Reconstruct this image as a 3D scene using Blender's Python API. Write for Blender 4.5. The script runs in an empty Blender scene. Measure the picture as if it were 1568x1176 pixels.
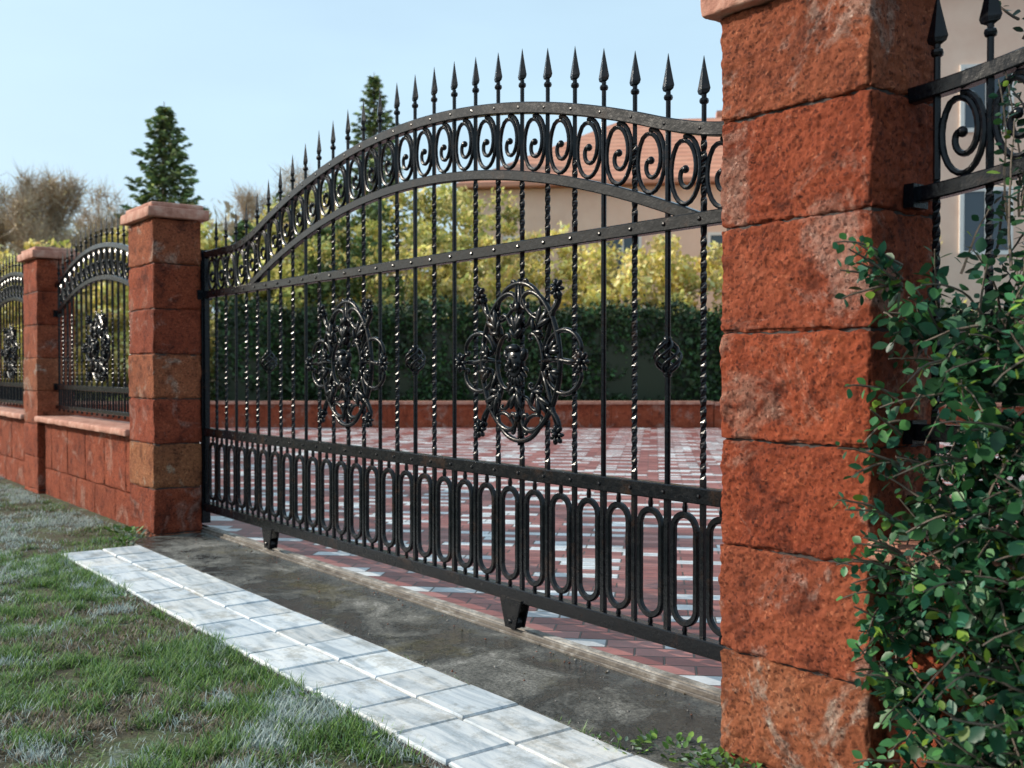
import bpy, math, random
import numpy as np
from mathutils import Vector, Matrix, noise
random.seed(7); rng=np.random.default_rng(11)
R=math.radians
scene=bpy.context.scene
COL=scene.collection

# ------------------------------------------------------------------ helpers
class MB:
    def __init__(s): s.v=[]; s.f=[]; s.c=[]
    def add(s,vs,fs,col=(1,1,1)):
        o=len(s.v); s.v.extend([tuple(p) for p in vs]); s.f.extend([tuple(i+o for i in f) for f in fs]); s.c.extend([col]*len(vs))
    def box(s,x0,x1,y0,y1,z0,z1,col=(1,1,1)):
        vs=[(x,y,z) for x in(x0,x1) for y in(y0,y1) for z in(z0,z1)]
        s.add(vs,[(0,1,3,2),(4,6,7,5),(0,4,5,1),(2,3,7,6),(0,2,6,4),(1,5,7,3)],col)
    def cbox(s,x0,x1,y0,y1,z0,z1,b=0.004,col=(1,1,1),tilt=(0,0)):
        vs=[];fs=[]
        for (ix,iz) in ((0,z0),(0,z1-b),(b,z1)):
            for (x,y) in ((x0+ix,y0+ix),(x1-ix,y0+ix),(x1-ix,y1-ix),(x0+ix,y1-ix)):
                vs.append((x,y,iz+(x-(x0+x1)/2)*tilt[0]+(y-(y0+y1)/2)*tilt[1]))
        for k in range(2):
            for i in range(4):
                j=(i+1)%4; fs.append((k*4+i,k*4+j,k*4+4+j,k*4+4+i))
        fs.append((8,9,10,11)); fs.append((3,2,1,0))
        s.add(vs,fs,col)
    def sweep(s,pts,y0,prof,closed=False,scale=None,col=(1,1,1)):
        n=len(pts); m=len(prof); vs=[]
        for i,(x,z) in enumerate(pts):
            if closed: a=pts[i-1]; b=pts[(i+1)%n]
            else: a=pts[max(i-1,0)]; b=pts[min(i+1,n-1)]
            tx,tz=b[0]-a[0],b[1]-a[1]; l=math.hypot(tx,tz) or 1; tx/=l;tz/=l
            nx,nz=-tz,tx; sc=scale[i] if scale else 1
            for (p,q) in prof: vs.append((x+nx*p*sc,y0+q*sc,z+nz*p*sc))
        fs=[]
        for i in range(n if closed else n-1):
            j=(i+1)%n
            for k in range(m):
                l=(k+1)%m; fs.append((i*m+k,i*m+l,j*m+l,j*m+k))
        if not closed:
            fs.append(tuple(range(m))[::-1]); fs.append(tuple((n-1)*m+k for k in range(m)))
        s.add(vs,fs,col)
    def lathe(s,x,y,prof,n=8,rx=1,ry=1,col=(1,1,1)):
        vs=[];m=len(prof)
        for (r,z) in prof:
            for k in range(n):
                a=2*math.pi*k/n; vs.append((x+r*rx*math.cos(a),y+r*ry*math.sin(a),z))
        fs=[(i*n+k,i*n+(k+1)%n,(i+1)*n+(k+1)%n,(i+1)*n+k) for i in range(m-1) for k in range(n)]
        fs.append(tuple(range(n))[::-1]); fs.append(tuple((m-1)*n+k for k in range(n)))
        s.add(vs,fs,col)
    def tube(s,pts,rad,n=6,col=(1,1,1)):
        pts=[Vector(p) for p in pts]; N=len(pts); vs=[]
        up=Vector((0.13,0.21,1)).normalized(); prev=None
        for i,p in enumerate(pts):
            t=(pts[min(i+1,N-1)]-pts[max(i-1,0)]).normalized()
            if prev is None:
                u=t.cross(up)
                if u.length<1e-3: u=t.cross(Vector((1,0,0)))
                u.normalize()
            else: u=(prev-t*prev.dot(t)).normalized()
            prev=u; w=t.cross(u); r=rad[i] if isinstance(rad,(list,tuple)) else rad
            for k in range(n):
                a=2*math.pi*k/n; vs.append(p+u*(r*math.cos(a))+w*(r*math.sin(a)))
        fs=[(i*n+k,i*n+(k+1)%n,(i+1)*n+(k+1)%n,(i+1)*n+k) for i in range(N-1) for k in range(n)]
        fs.append(tuple(range(n))[::-1]); fs.append(tuple((N-1)*n+k for k in range(n)))
        s.add(vs,fs,col)
    def ell(s,c,sx,sy,sz,rot=0,n=8,m=6,col=(1,1,1)):
        vs=[];ca,sa=math.cos(rot),math.sin(rot)
        for i in range(m+1):
            ph=math.pi*i/m
            for k in range(n):
                a=2*math.pi*k/n
                x=sx*math.sin(ph)*math.cos(a); y=sy*math.sin(ph)*math.sin(a); z=sz*math.cos(ph)
                vs.append((c[0]+x*ca+z*sa,c[1]+y,c[2]-x*sa+z*ca))
        fs=[(i*n+k,(i+1)*n+k,(i+1)*n+(k+1)%n,i*n+(k+1)%n) for i in range(m) for k in range(n)]
        s.add(vs,fs,col)
    def build(s,name,mat,parent=None,smooth=False,merge=False,angle=None):
        me=bpy.data.meshes.new(name); me.from_pydata(s.v,[],s.f)
        ca=me.color_attributes.new('Col','FLOAT_COLOR','POINT')
        arr=np.ones((len(s.v),4),dtype=np.float32); arr[:,:3]=np.array(s.c,dtype=np.float32)
        ca.data.foreach_set('color',arr.ravel())
        if merge:
            import bmesh
            bm=bmesh.new(); bm.from_mesh(me); bmesh.ops.remove_doubles(bm,verts=bm.verts,dist=1e-4)
            bmesh.ops.recalc_face_normals(bm,faces=bm.faces); bm.to_mesh(me); bm.free()
        if smooth:
            me.polygons.foreach_set('use_smooth',[True]*len(me.polygons))
            if angle: 
                try: me.set_sharp_from_angle(angle=R(angle))
                except Exception: pass
        me.materials.append(mat); me.update()
        o=bpy.data.objects.new(name,me); COL.objects.link(o)
        if parent: o.parent=parent
        return o

def empty(name,loc=(0,0,0)):
    o=bpy.data.objects.new(name,None); COL.objects.link(o); return o

def scatter(name,tv,tf,pos,rot,scl,col,mat,parent=None,vt=None,smooth=False):
    tv=np.asarray(tv,float); N=len(pos);k=len(tv)
    V=tv[None,:,:]*scl[:,None,:]
    V=np.einsum('nij,nkj->nki',rot,V)+pos[:,None,:]
    C=np.repeat(col[:,None,:],k,axis=1)
    if vt is not None:
        if vt.ndim==2: C=C*vt[None]
        else: C=vt
    me=bpy.data.meshes.new(name)
    me.vertices.add(N*k); me.vertices.foreach_set('co',V.astype(np.float32).ravel())
    lens=[len(f) for f in tf]; flat=np.concatenate([np.array(f) for f in tf]); L=len(flat)
    me.loops.add(N*L); me.loops.foreach_set('vertex_index',(flat[None]+np.arange(N)[:,None]*k).astype(np.int32).ravel())
    me.polygons.add(N*len(tf))
    st=np.cumsum([0]+lens[:-1])
    me.polygons.foreach_set('loop_start',(st[None]+np.arange(N)[:,None]*L).astype(np.int32).ravel())
    me.polygons.foreach_set('loop_total',np.tile(np.array(lens),N).astype(np.int32))
    me.update(calc_edges=True)
    ca=me.color_attributes.new('Col','FLOAT_COLOR','POINT')
    A=np.ones((N*k,4),np.float32); A[:,:3]=C.reshape(-1,3); ca.data.foreach_set('color',A.ravel())
    if smooth: me.polygons.foreach_set('use_smooth',[True]*len(me.polygons))
    me.materials.append(mat)
    o=bpy.data.objects.new(name,me); COL.objects.link(o)
    if parent: o.parent=parent
    return o

def rot_from(dirs,roll):
    d=dirs/np.linalg.norm(dirs,axis=1,keepdims=True)
    ref=np.tile(np.array([[0.02,0.03,1.0]]),(len(d),1)); x=np.cross(d,ref); x/=np.linalg.norm(x,axis=1,keepdims=True)+1e-9
    z=np.cross(x,d); c=np.cos(roll)[:,None]; s=np.sin(roll)[:,None]
    x2=x*c+z*s; z2=-x*s+z*c
    return np.stack([x2,d,z2],axis=2)

def vnoise(x,y,seed=0):
    xi=np.floor(x).astype(int); yi=np.floor(y).astype(int); xf=x-xi; yf=y-yi
    def h(a,b): 
        n=(a*374761393+b*668265263+seed*1442695041)&0x7fffffff
        n=((n^(n>>13))*1274126177)&0x7fffffff
        return ((n^(n>>16))&0xffff)/65535.0
    u=xf*xf*(3-2*xf); v=yf*yf*(3-2*yf)
    return (h(xi,yi)*(1-u)+h(xi+1,yi)*u)*(1-v)+(h(xi,yi+1)*(1-u)+h(xi+1,yi+1)*u)*v

# ------------------------------------------------------------------ materials
def newmat(name):
    m=bpy.data.materials.new(name); m.use_nodes=True; nt=m.node_tree
    for n in list(nt.nodes): nt.nodes.remove(n)
    out=nt.nodes.new('ShaderNodeOutputMaterial'); b=nt.nodes.new('ShaderNodeBsdfPrincipled')
    nt.links.new(b.outputs[0],out.inputs[0]); return m,nt,b
def N(nt,t,**k):
    n=nt.nodes.new(t)
    for a,b in k.items():
        if a in n.inputs: n.inputs[a].default_value=b
        else: setattr(n,a,b)
    return n
def L(nt,a,b): nt.links.new(a,b)
def noise_n(nt,co,scale,detail=4,rough=0.55):
    n=N(nt,'ShaderNodeTexNoise'); n.inputs['Scale'].default_value=scale; n.inputs['Detail'].default_value=detail; n.inputs['Roughness'].default_value=rough
    L(nt,co,n.inputs['Vector']); return n
def ramp(nt,fac,stops):
    r=N(nt,'ShaderNodeValToRGB'); cr=r.color_ramp
    while len(cr.elements)<len(stops): cr.elements.new(0.5)
    for e,(p,c) in zip(cr.elements,stops): e.position=p; e.color=(*c,1) if len(c)==3 else c
    L(nt,fac,r.inputs[0]); return r
def mix(nt,fac,a,b,mode='MIX'):
    m=N(nt,'ShaderNodeMix',data_type='RGBA',blend_type=mode)
    for i,v in ((0,fac),(6,a),(7,b)):
        if hasattr(v,'links'): L(nt,v,m.inputs[i])
        else: m.inputs[i].default_value=(*v,1) if isinstance(v,tuple) and len(v)==3 else v
    return m.outputs[2]
def bump(nt,h,strength,dist,b,prev=None):
    n=N(nt,'ShaderNodeBump'); n.inputs['Strength'].default_value=strength; n.inputs['Distance'].default_value=dist
    L(nt,h,n.inputs['Height'])
    if prev: L(nt,prev,n.inputs['Normal'])
    if b: L(nt,n.outputs[0],b.inputs['Normal'])
    return n.outputs[0]
def math_n(nt,op,a,b=None,c=None):
    n=N(nt,'ShaderNodeMath',operation=op)
    for i,v in enumerate((a,b,c)):
        if v is None: continue
        if hasattr(v,'links'): L(nt,v,n.inputs[i])
        else: n.inputs[i].default_value=v
    return n.outputs[0]

def m_stone():
    m,nt,b=newmat('red_sandstone'); co=N(nt,'ShaderNodeTexCoord').outputs['Object']
    at=N(nt,'ShaderNodeAttribute',attribute_name='Col').outputs['Color']
    n1=noise_n(nt,co,4.5,7,0.68); c1=ramp(nt,n1.outputs[0],[(0.3,(0.25,0.052,0.025)),(0.46,(0.43,0.092,0.040)),(0.6,(0.50,0.115,0.050)),(0.75,(0.57,0.18,0.10))]).outputs[0]
    n2=noise_n(nt,co,3.1,9,0.7); n2.inputs['Distortion'].default_value=0.9
    f=ramp(nt,n2.outputs[0],[(0.54,(0,0,0)),(0.60,(0.6,)*3),(0.70,(0.9,)*3)]).outputs[0]
    n3=noise_n(nt,co,34,5,0.75)
    pale=ramp(nt,n3.outputs[0],[(0.35,(0.44,0.19,0.13)),(0.6,(0.66,0.41,0.33))]).outputs[0]
    c=mix(nt,f,c1,pale)
    vo=N(nt,'ShaderNodeTexVoronoi'); vo.inputs['Scale'].default_value=120; L(nt,co,vo.inputs['Vector'])
    gr=ramp(nt,vo.outputs['Color'],[(0.12,(0.38,0.33,0.33)),(0.35,(0.95,)*3),(0.8,(1.05,)*3),(0.95,(1.5,2.0,2.2))]).outputs[0]
    c=mix(nt,0.9,c,gr,'MULTIPLY')
    sp=ramp(nt,noise_n(nt,co,48,7,0.9).outputs[0],[(0.38,(0.2,0.18,0.20)),(0.45,(0.95,)*3),(0.58,(1.05,)*3),(0.68,(1.5,1.9,2.1))]).outputs[0]
    c=mix(nt,1.0,c,sp,'MULTIPLY')
    dk=ramp(nt,noise_n(nt,co,9,8,0.72).outputs[0],[(0.36,(0.42,0.40,0.42)),(0.46,(1,1,1))]).outputs[0]
    c=mix(nt,0.65,c,dk,'MULTIPLY')
    c=mix(nt,1.0,c,at,'MULTIPLY'); L(nt,c,b.inputs['Base Color'])
    b.inputs['Roughness'].default_value=0.8; b.inputs['Specular IOR Level'].default_value=0.3
    h=bump(nt,noise_n(nt,co,30,9,0.85).outputs[0],1.0,0.05,None)
    bump(nt,noise_n(nt,co,130,5,0.85).outputs[0],1.0,0.012,b,h)
    return m
def m_cap():
    m,nt,b=newmat('coping_stone'); co=N(nt,'ShaderNodeTexCoord').outputs['Object']
    c=ramp(nt,noise_n(nt,co,9,7,0.65).outputs[0],[(0.3,(0.26,0.10,0.065)),(0.5,(0.44,0.20,0.14)),(0.7,(0.56,0.36,0.28))]).outputs[0]
    L(nt,c,b.inputs['Base Color']); b.inputs['Roughness'].default_value=0.8
    bump(nt,noise_n(nt,co,60,5,0.7).outputs[0],0.6,0.012,b); return m
def m_iron():
    m,nt,b=newmat('black_wrought_iron'); co=N(nt,'ShaderNodeTexCoord').outputs['Object']
    n=noise_n(nt,co,70,5,0.75)
    c=ramp(nt,n.outputs[0],[(0.3,(0.0018,0.0024,0.004)),(0.66,(0.003,0.0045,0.0075)),(0.78,(0.07,0.072,0.076))]).outputs[0]
    d=ramp(nt,noise_n(nt,co,5,8,0.75).outputs[0],[(0.55,(0,0,0)),(0.70,(0.6,)*3)]).outputs[0]  # rust patch mask, strengthened to paint a brownish reflection into the iron colour
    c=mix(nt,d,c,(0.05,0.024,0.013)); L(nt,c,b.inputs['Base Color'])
    r=ramp(nt,noise_n(nt,co,30,4,0.6).outputs[0],[(0.3,(0.14,)*3),(0.7,(0.32,)*3)]).outputs[0]; L(nt,r,b.inputs['Roughness'])
    b.inputs['Specular IOR Level'].default_value=0.26
    bump(nt,noise_n(nt,co,60,4,0.6).outputs[0],0.3,0.004,b); return m
def m_leaf(name,trans=0.35,rough=0.5,spec=0.35):
    m,nt,b=newmat(name); at=N(nt,'ShaderNodeAttribute',attribute_name='Col').outputs['Color']
    L(nt,at,b.inputs['Base Color']); b.inputs['Roughness'].default_value=rough; b.inputs['Specular IOR Level'].default_value=spec
    if trans>0:
        tr=N(nt,'ShaderNodeBsdfTranslucent'); L(nt,at,tr.inputs[0]); ms=N(nt,'ShaderNodeMixShader'); ms.inputs[0].default_value=trans
        L(nt,b.outputs[0],ms.inputs[1]); L(nt,tr.outputs[0],ms.inputs[2])
        L(nt,ms.outputs[0],[n for n in nt.nodes if n.type=='OUTPUT_MATERIAL'][0].inputs[0])
    return m
def m_simple(name,stops,scale,rough=0.8,bscale=40,bs=0.4,bd=0.01,usecol=False):
    m,nt,b=newmat(name); co=N(nt,'ShaderNodeTexCoord').outputs['Object']
    c=ramp(nt,noise_n(nt,co,scale,6,0.65).outputs[0],stops).outputs[0]
    if usecol:
        at=N(nt,'ShaderNodeAttribute',attribute_name='Col').outputs['Color']; c=mix(nt,1.0,c,at,'MULTIPLY')
    L(nt,c,b.inputs['Base Color']); b.inputs['Roughness'].default_value=rough
    bump(nt,noise_n(nt,co,bscale,5,0.7).outputs[0],bs,bd,b); return m
def m_concrete():
    m,nt,b=newmat('damp_concrete'); co=N(nt,'ShaderNodeTexCoord').outputs['Object']
    n=noise_n(nt,co,2.6,9,0.75); n.inputs['Distortion'].default_value=0.5
    c=ramp(nt,n.outputs[0],[(0.38,(0.016,0.017,0.017)),(0.48,(0.050,0.050,0.046)),(0.58,(0.13,0.128,0.115)),(0.70,(0.30,0.29,0.27))]).outputs[0]
    moss=ramp(nt,noise_n(nt,co,2.3,8,0.75).outputs[0],[(0.53,(0,0,0)),(0.66,(0.7,)*3)]).outputs[0]
    c=mix(nt,moss,c,(0.085,0.070,0.024))
    sp=ramp(nt,noise_n(nt,co,85,5,0.85).outputs[0],[(0.38,(0.35,)*3),(0.5,(1,)*3),(0.66,(2.0,)*3)]).outputs[0]
    c=mix(nt,1.0,c,sp,'MULTIPLY'); L(nt,c,b.inputs['Base Color'])
    r=ramp(nt,n.outputs[0],[(0.44,(0.08,)*3),(0.52,(0.7,)*3)]).outputs[0]; L(nt,r,b.inputs['Roughness'])
    bump(nt,noise_n(nt,co,40,8,0.8).outputs[0],0.6,0.012,b); return m
def m_paver():
    m,nt,b=newmat('pale_stone_paver'); tc=N(nt,'ShaderNodeTexCoord'); co=tc.outputs['Object']
    mp=N(nt,'ShaderNodeMapping'); mp.inputs['Scale'].default_value=(1.2,7,1); mp.inputs['Rotation'].default_value=(0,0,0.5); L(nt,co,mp.inputs[0])
    n=noise_n(nt,mp.outputs[0],2.2,7,0.65); n.inputs['Distortion'].default_value=0.8
    c=ramp(nt,n.outputs[0],[(0.34,(0.36,0.42,0.47)),(0.5,(0.60,0.64,0.67)),(0.68,(0.76,0.77,0.76))]).outputs[0]
    at=N(nt,'ShaderNodeAttribute',attribute_name='Col').outputs['Color']; c=mix(nt,1.0,c,at,'MULTIPLY')
    d=ramp(nt,noise_n(nt,co,7,8,0.78).outputs[0],[(0.38,(0.45,0.42,0.36)),(0.5,(1,1,1))]).outputs[0]; c=mix(nt,0.65,c,d,'MULTIPLY')
    L(nt,c,b.inputs['Base Color']); b.inputs['Roughness'].default_value=0.6
    bump(nt,noise_n(nt,co,50,5,0.7).outputs[0],0.35,0.005,b); return m
def m_drive():
    m,nt,b=newmat('brick_paving'); co=N(nt,'ShaderNodeTexCoord').outputs['Object']
    mp=N(nt,'ShaderNodeMapping'); mp.inputs['Rotation'].default_value=(0,0,R(-45)); L(nt,co,mp.inputs[0])
    sx=N(nt,'ShaderNodeSeparateXYZ'); L(nt,mp.outputs[0],sx.inputs[0])
    U,V=0.24,0.12
    v=math_n(nt,'DIVIDE',sx.outputs[1],V); vi=math_n(nt,'FLOOR',v); vf=math_n(nt,'FRACT',v)
    off=math_n(nt,'MULTIPLY',math_n(nt,'PINGPONG',vi,1.0),0.5)
    u=math_n(nt,'ADD',math_n(nt,'DIVIDE',sx.outputs[0],U),off); ui=math_n(nt,'FLOOR',u); uf=math_n(nt,'FRACT',u)
    du=math_n(nt,'MULTIPLY',math_n(nt,'MINIMUM',uf,math_n(nt,'SUBTRACT',1.0,uf)),U)
    dv=math_n(nt,'MULTIPLY',math_n(nt,'MINIMUM',vf,math_n(nt,'SUBTRACT',1.0,vf)),V)
    d=math_n(nt,'MINIMUM',du,dv); joint=ramp(nt,math_n(nt,'MULTIPLY',d,100.0),[(0.25,(0,0,0)),(0.6,(1,1,1))]).outputs[0]
    cb=N(nt,'ShaderNodeCombineXYZ'); L(nt,ui,cb.inputs[0]); L(nt,vi,cb.inputs[1])
    wn=N(nt,'ShaderNodeTexWhiteNoise',noise_dimensions='2D'); L(nt,cb.outputs[0],wn.inputs['Vector'])
    red=ramp(nt,wn.outputs['Value'],[(0.0,(0.20,0.055,0.048)),(0.5,(0.32,0.10,0.085)),(1.0,(0.44,0.19,0.17))]).outputs[0]
    white=ramp(nt,wn.outputs['Value'],[(0.0,(0.50,0.52,0.55)),(1.0,(0.72,0.73,0.74))]).outputs[0]
    r4=math_n(nt,'LESS_THAN',math_n(nt,'MODULO',math_n(nt,'ADD',vi,400.0),4.0),0.5)
    u3=math_n(nt,'GREATER_THAN',math_n(nt,'MODULO',math_n(nt,'ADD',ui,399.0),3.0),0.5)
    fw=math_n(nt,'MULTIPLY',r4,u3)
    rnd=math_n(nt,'GREATER_THAN',wn.outputs['Value'],0.86)
    fw=math_n(nt,'MAXIMUM',fw,rnd)
    c=mix(nt,fw,red,white)
    g=ramp(nt,noise_n(nt,co,3,7,0.75).outputs[0],[(0.3,(0.6,)*3),(0.65,(1.15,)*3)]).outputs[0]; c=mix(nt,1.0,c,g,'MULTIPLY')
    c=mix(nt,joint,(0.07,0.06,0.055),c); L(nt,c,b.inputs['Base Color']); b.inputs['Roughness'].default_value=0.45
    h=bump(nt,joint,0.7,0.006,None); bump(nt,noise_n(nt,co,70,4,0.7).outputs[0],0.3,0.004,b,h); return m

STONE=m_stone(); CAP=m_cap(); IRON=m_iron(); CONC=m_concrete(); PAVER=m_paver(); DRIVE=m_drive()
LEAF=m_leaf('leaf_foliage',0); GOLDLEAF=m_leaf('autumn_foliage',0.3); SHRUB=m_leaf('glossy_leaf',0.18,0.42,0.35); GRASS=m_leaf('frosted_grass',0.3,0.6,0.25)
BARK=m_simple('tree_bark',[(0.3,(0.06,0.045,0.035)),(0.7,(0.17,0.13,0.10))],8)
MORTAR=m_simple('dark_mortar',[(0.3,(0.03,0.022,0.02)),(0.7,(0.06,0.045,0.04))],20)
def m_ground():
    m,nt,b=newmat('lawn_soil'); co=N(nt,'ShaderNodeTexCoord').outputs['Object']
    c=ramp(nt,noise_n(nt,co,5,9,0.75).outputs[0],[(0.34,(0.05,0.038,0.028)),(0.5,(0.08,0.07,0.038)),(0.6,(0.08,0.11,0.04)),(0.72,(0.28,0.32,0.31))]).outputs[0]
    s=ramp(nt,noise_n(nt,co,60,5,0.8).outputs[0],[(0.3,(0.4,)*3),(0.7,(1.6,)*3)]).outputs[0]
    L(nt,mix(nt,1.0,c,s,'MULTIPLY'),b.inputs['Base Color']); b.inputs['Roughness'].default_value=0.95
    bump(nt,noise_n(nt,co,35,6,0.8).outputs[0],0.8,0.03,b); return m
GROUND=m_ground()

# ------------------------------------------------------------------ garden axis frame (metres)
CAM=Vector((0,-2.77,1.10)); A0=R(37.2)
F=np.array([-math.cos(A0),math.sin(A0)]); RT=np.array([math.sin(A0),math.cos(A0)])
def loc(d,l):
    return (CAM.x+d*F[0]+l*RT[0], CAM.y+d*F[1]+l*RT[1])

# ------------------------------------------------------------------ ground
g=MB(); g.add([(-260,-200,-0.085),(160,-200,-0.085),(160,260,-0.085),(-260,260,-0.085)],[(0,1,2,3)]); g.build('ground',GROUND)
wl=loc(20.6,-12.3); wr=loc(20.6,13)
g=MB(); g.add([(3,0.10,-0.06),(3,26,-0.06),(wr[0],wr[1],-0.06),(wl[0],0.10,-0.06)],[(0,1,2,3)]); g.build('driveway',DRIVE)
c=MB(); c.cbox(-7.27,1.5,-0.578,0.045,-0.2,-0.062,0.008); c.build('concrete_strip',CONC)
c=MB(); c.cbox(-7.4,1.5,0.046,0.098,-0.2,-0.050,0.006,(1,1,1)); 
c.build('concrete_kerb',m_simple('pale_concrete',[(0.3,(0.10,0.085,0.07)),(0.5,(0.26,0.23,0.2)),(0.7,(0.50,0.47,0.43))],12,bs=.8))
t=MB(); t.cbox(-7.4,1.4,-0.028,0.018,-0.1,-0.052,0.002); t.cbox(-7.4,1.4,-0.012,0.004,-0.1,-0.036,0.004)
t.build('gate_track',m_simple('worn_steel',[(0.3,(0.05,0.04,0.035)),(0.55,(0.14,0.12,0.10)),(0.8,(0.4,0.39,0.37))],14,0.45))
p=MB(); x=-6.9; i=0
while x<1.4:
    w=0.29
    for (y0,y1) in ((-1.075,-0.83),(-0.825,-0.585)):
        s=0.84+0.24*random.random(); t_=random.uniform(-.03,.03)
        dx=random.uniform(-.004,.004)
        p.cbox(x+0.004+dx,x+w-0.004+dx,y0+random.uniform(0,.006),y1-random.uniform(0,.006),-0.13,-0.053+random.uniform(-.003,.003),0.006,(s+t_,s,s-t_),(random.uniform(-.01,.01),random.uniform(-.01,.01)))
    x+=w
p.build('paved_path',PAVER)
s=MB(); s.box(-6.93,1.45,-1.085,-0.580,-0.12,-0.068); s.build('path_bedding',MORTAR)

# ------------------------------------------------------------------ stone blocks
def axis_pts(a,b,r,cell):
    n=max(2,int((b-a-2*r)/cell)); return [a,a+r*0.35,*[a+r+(b-a-2*r)*i/n for i in range(n+1)],b-r*0.35,b]
def rock(mb,x0,x1,y0,y1,z0,z1,cell=0.05,amp=0.006,r=0.012,seed=0,col=(1,1,1)):
    X,Y,Z=axis_pts(x0,x1,r,cell),axis_pts(y0,y1,r,cell),axis_pts(z0,z1,r,cell)
    fine=cell<0.03
    def disp(p):
        q=Vector((min(max(p[0],x0+r),x1-r),min(max(p[1],y0+r),y1-r),min(max(p[2],z0+r),z1-r)))
        d=Vector(p)-q
        if d.length<1e-9: return p
        d.normalize(); P=Vector(p)+Vector((seed*3.1,seed*1.7,seed*.9))
        nz=noise.noise(P*5)*0.6+noise.noise(P*13)*0.7+noise.noise(P*30)*0.7
        if fine: nz+=noise.noise(P*62)*0.9
        e=sum(1 for k in range(3) if abs(d[k])>0.2)
        chip=0.0
        if e>=2: chip=max(0,noise.noise(P*16)+.1)*amp*2.6
        return tuple(q+d*(r+amp*nz-chip))
    def grid(A,B,f,flip):
        vs=[disp(f(a,b)) for a in A for b in B]; nb=len(B)
        fs=[]
        for i in range(len(A)-1):
            for j in range(nb-1):
                q=(i*nb+j,(i+1)*nb+j,(i+1)*nb+j+1,i*nb+j+1); fs.append(q[::-1] if flip else q)
        mb.add(vs,fs,col)
    grid(X,Z,lambda a,b:(a,y0,b),False); grid(X,Z,lambda a,b:(a,y1,b),True)
    grid(Y,Z,lambda a,b:(x0,a,b),True); grid(Y,Z,lambda a,b:(x1,a,b),False)
    grid(X,Y,lambda a,b:(a,b,z1),False)
    grid(X,Y,lambda a,b:(a,b,z0),True)

def pillar(x0,x1,y0,y1,cell,seed,tones,amp=.0055):
    root=empty('stone_pillar')
    mb=MB(); n=8
    for k in range(n):
        zt=2.15-0.315*k; zb=zt-0.315
        col=tones[k%len(tones)]
        rock(mb,x0+random.uniform(-.004,.004),x1+random.uniform(-.004,.004),y0+random.uniform(-.004,.004),y1,zb+0.0028,zt-0.0028,cell,amp,0.009,seed+k*2.3,col)
    mb.build('blocks',STONE,root,smooth=True,merge=True)
    co=MB(); co.box(x0+.012,x1-.012,y0+.012,y1-.012,-0.3,2.14); co.build('core',MORTAR,root)
    cp=MB(); rock(cp,x0-.045,x1+.045,y0-.045,y1+.045,2.153,2.225,cell*1.3,0.003,0.008,seed+50)
    rock(cp,x0-.015,x1+.015,y0-.015,y1+.015,2.222,2.262,cell*1.3,0.003,0.012,seed+60)
    cp.build('capstone',CAP,root,smooth=True,merge=True)
    return root
T=[(1.0,1.2,1.25),(0.96,0.90,0.86),(1.0,1.0,1.0),(1.04,0.96,0.88),(0.94,0.86,0.8),(1.0,1.12,1.15),(1.0,1.4,1.45)]
pillar(-2.125,-1.607,-0.37,-0.052,0.010,1,T,.0068)
pillar(-7.82,-7.27,-0.37,-0.03,0.035,21,[(1.05,1.3,1.3),(1,.95,.9),(.88,.8,.8),(1.1,1.5,1.5),(.95,.85,.85),(1.1,1.8,1.8),(.9,.85,.85)],.008)
pillar(-11.15,-10.6,-0.37,-0.03,0.06,41,T[3:]+T[:3],.008)
pillar(-14.5,-13.95,-0.37,-0.03,0.08,61,T)
pillar(-17.85,-17.3,-0.37,-0.03,0.1,71,T)
pillar(1.6,2.12,-0.37,-0.052,0.06,81,T)

def lowwall(x0,x1,seed):
    root=empty('low_stone_wall'); mb=MB(); nx=max(1,round((x1-x0)/0.55))
    for r_,(za,zb) in enumerate(((-0.25,0.16),(0.16,0.60))):
        off=0.5*(r_%2); xs=[x0]+[x0+(x1-x0)*(k+off)/nx for k in range(1 if not off else 0,nx)]+[x1]
        for a,b in zip(xs[:-1],xs[1:]):
            if b-a<0.02: continue
            t=random.uniform(.85,1.1); rock(mb,a+.002,b-.002,-0.31,-0.06,za+.002,zb-.002,0.045,0.007,0.01,seed+a,(t,t*.97,t*.95))
    mb.build('wall_blocks',STONE,root,smooth=True,merge=True)
    cp=MB(); rock(cp,x0+.003,x1-.003,-0.40,-0.02,0.603,0.655,0.06,0.003,0.01,seed+9); cp.build('coping',CAP,root,smooth=True,merge=True)
lowwall(-10.6,-7.82,5); lowwall(-13.95,-11.15,15); lowwall(-17.3,-14.5,25); lowwall(-1.607,1.6,35)

# ------------------------------------------------------------------ iron work
def rect(h,d,ch=0.004):
    a,b=h/2,d/2; return [(-a,-b+ch),(-a+ch,-b),(a-ch,-b),(a,-b+ch),(a,b-ch),(a-ch,b),(-a+ch,b),(-a,b-ch)]
def circ(r,n=6): return [(r*math.cos(2*math.pi*k/n+.3),r*math.sin(2*math.pi*k/n+.3)) for k in range(n)]
def smax(a,b,k):
    h=max(k-abs(a-b),0)/k; return max(a,b)+h*h*k/4
def spear(mb,x,y,z):
    j=random.uniform(-.004,.004); h=random.uniform(.98,1.02)
    mb.lathe(x,y,[(0.009,z-0.02),(0.009,z+.066),(0.015,z+.070),(0.017,z+.078),(0.015,z+.086),(0.009,z+.090),(0.009,z+.1)],8)
    mb.lathe(x+j*.3,y,[(0.010,z+.098),(0.026,z+.106),(0.031,z+.118),(0.0245,z+.142),(0.013,z+.187),(0.001,z+.235*h)],4,1.0,0.42)
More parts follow.
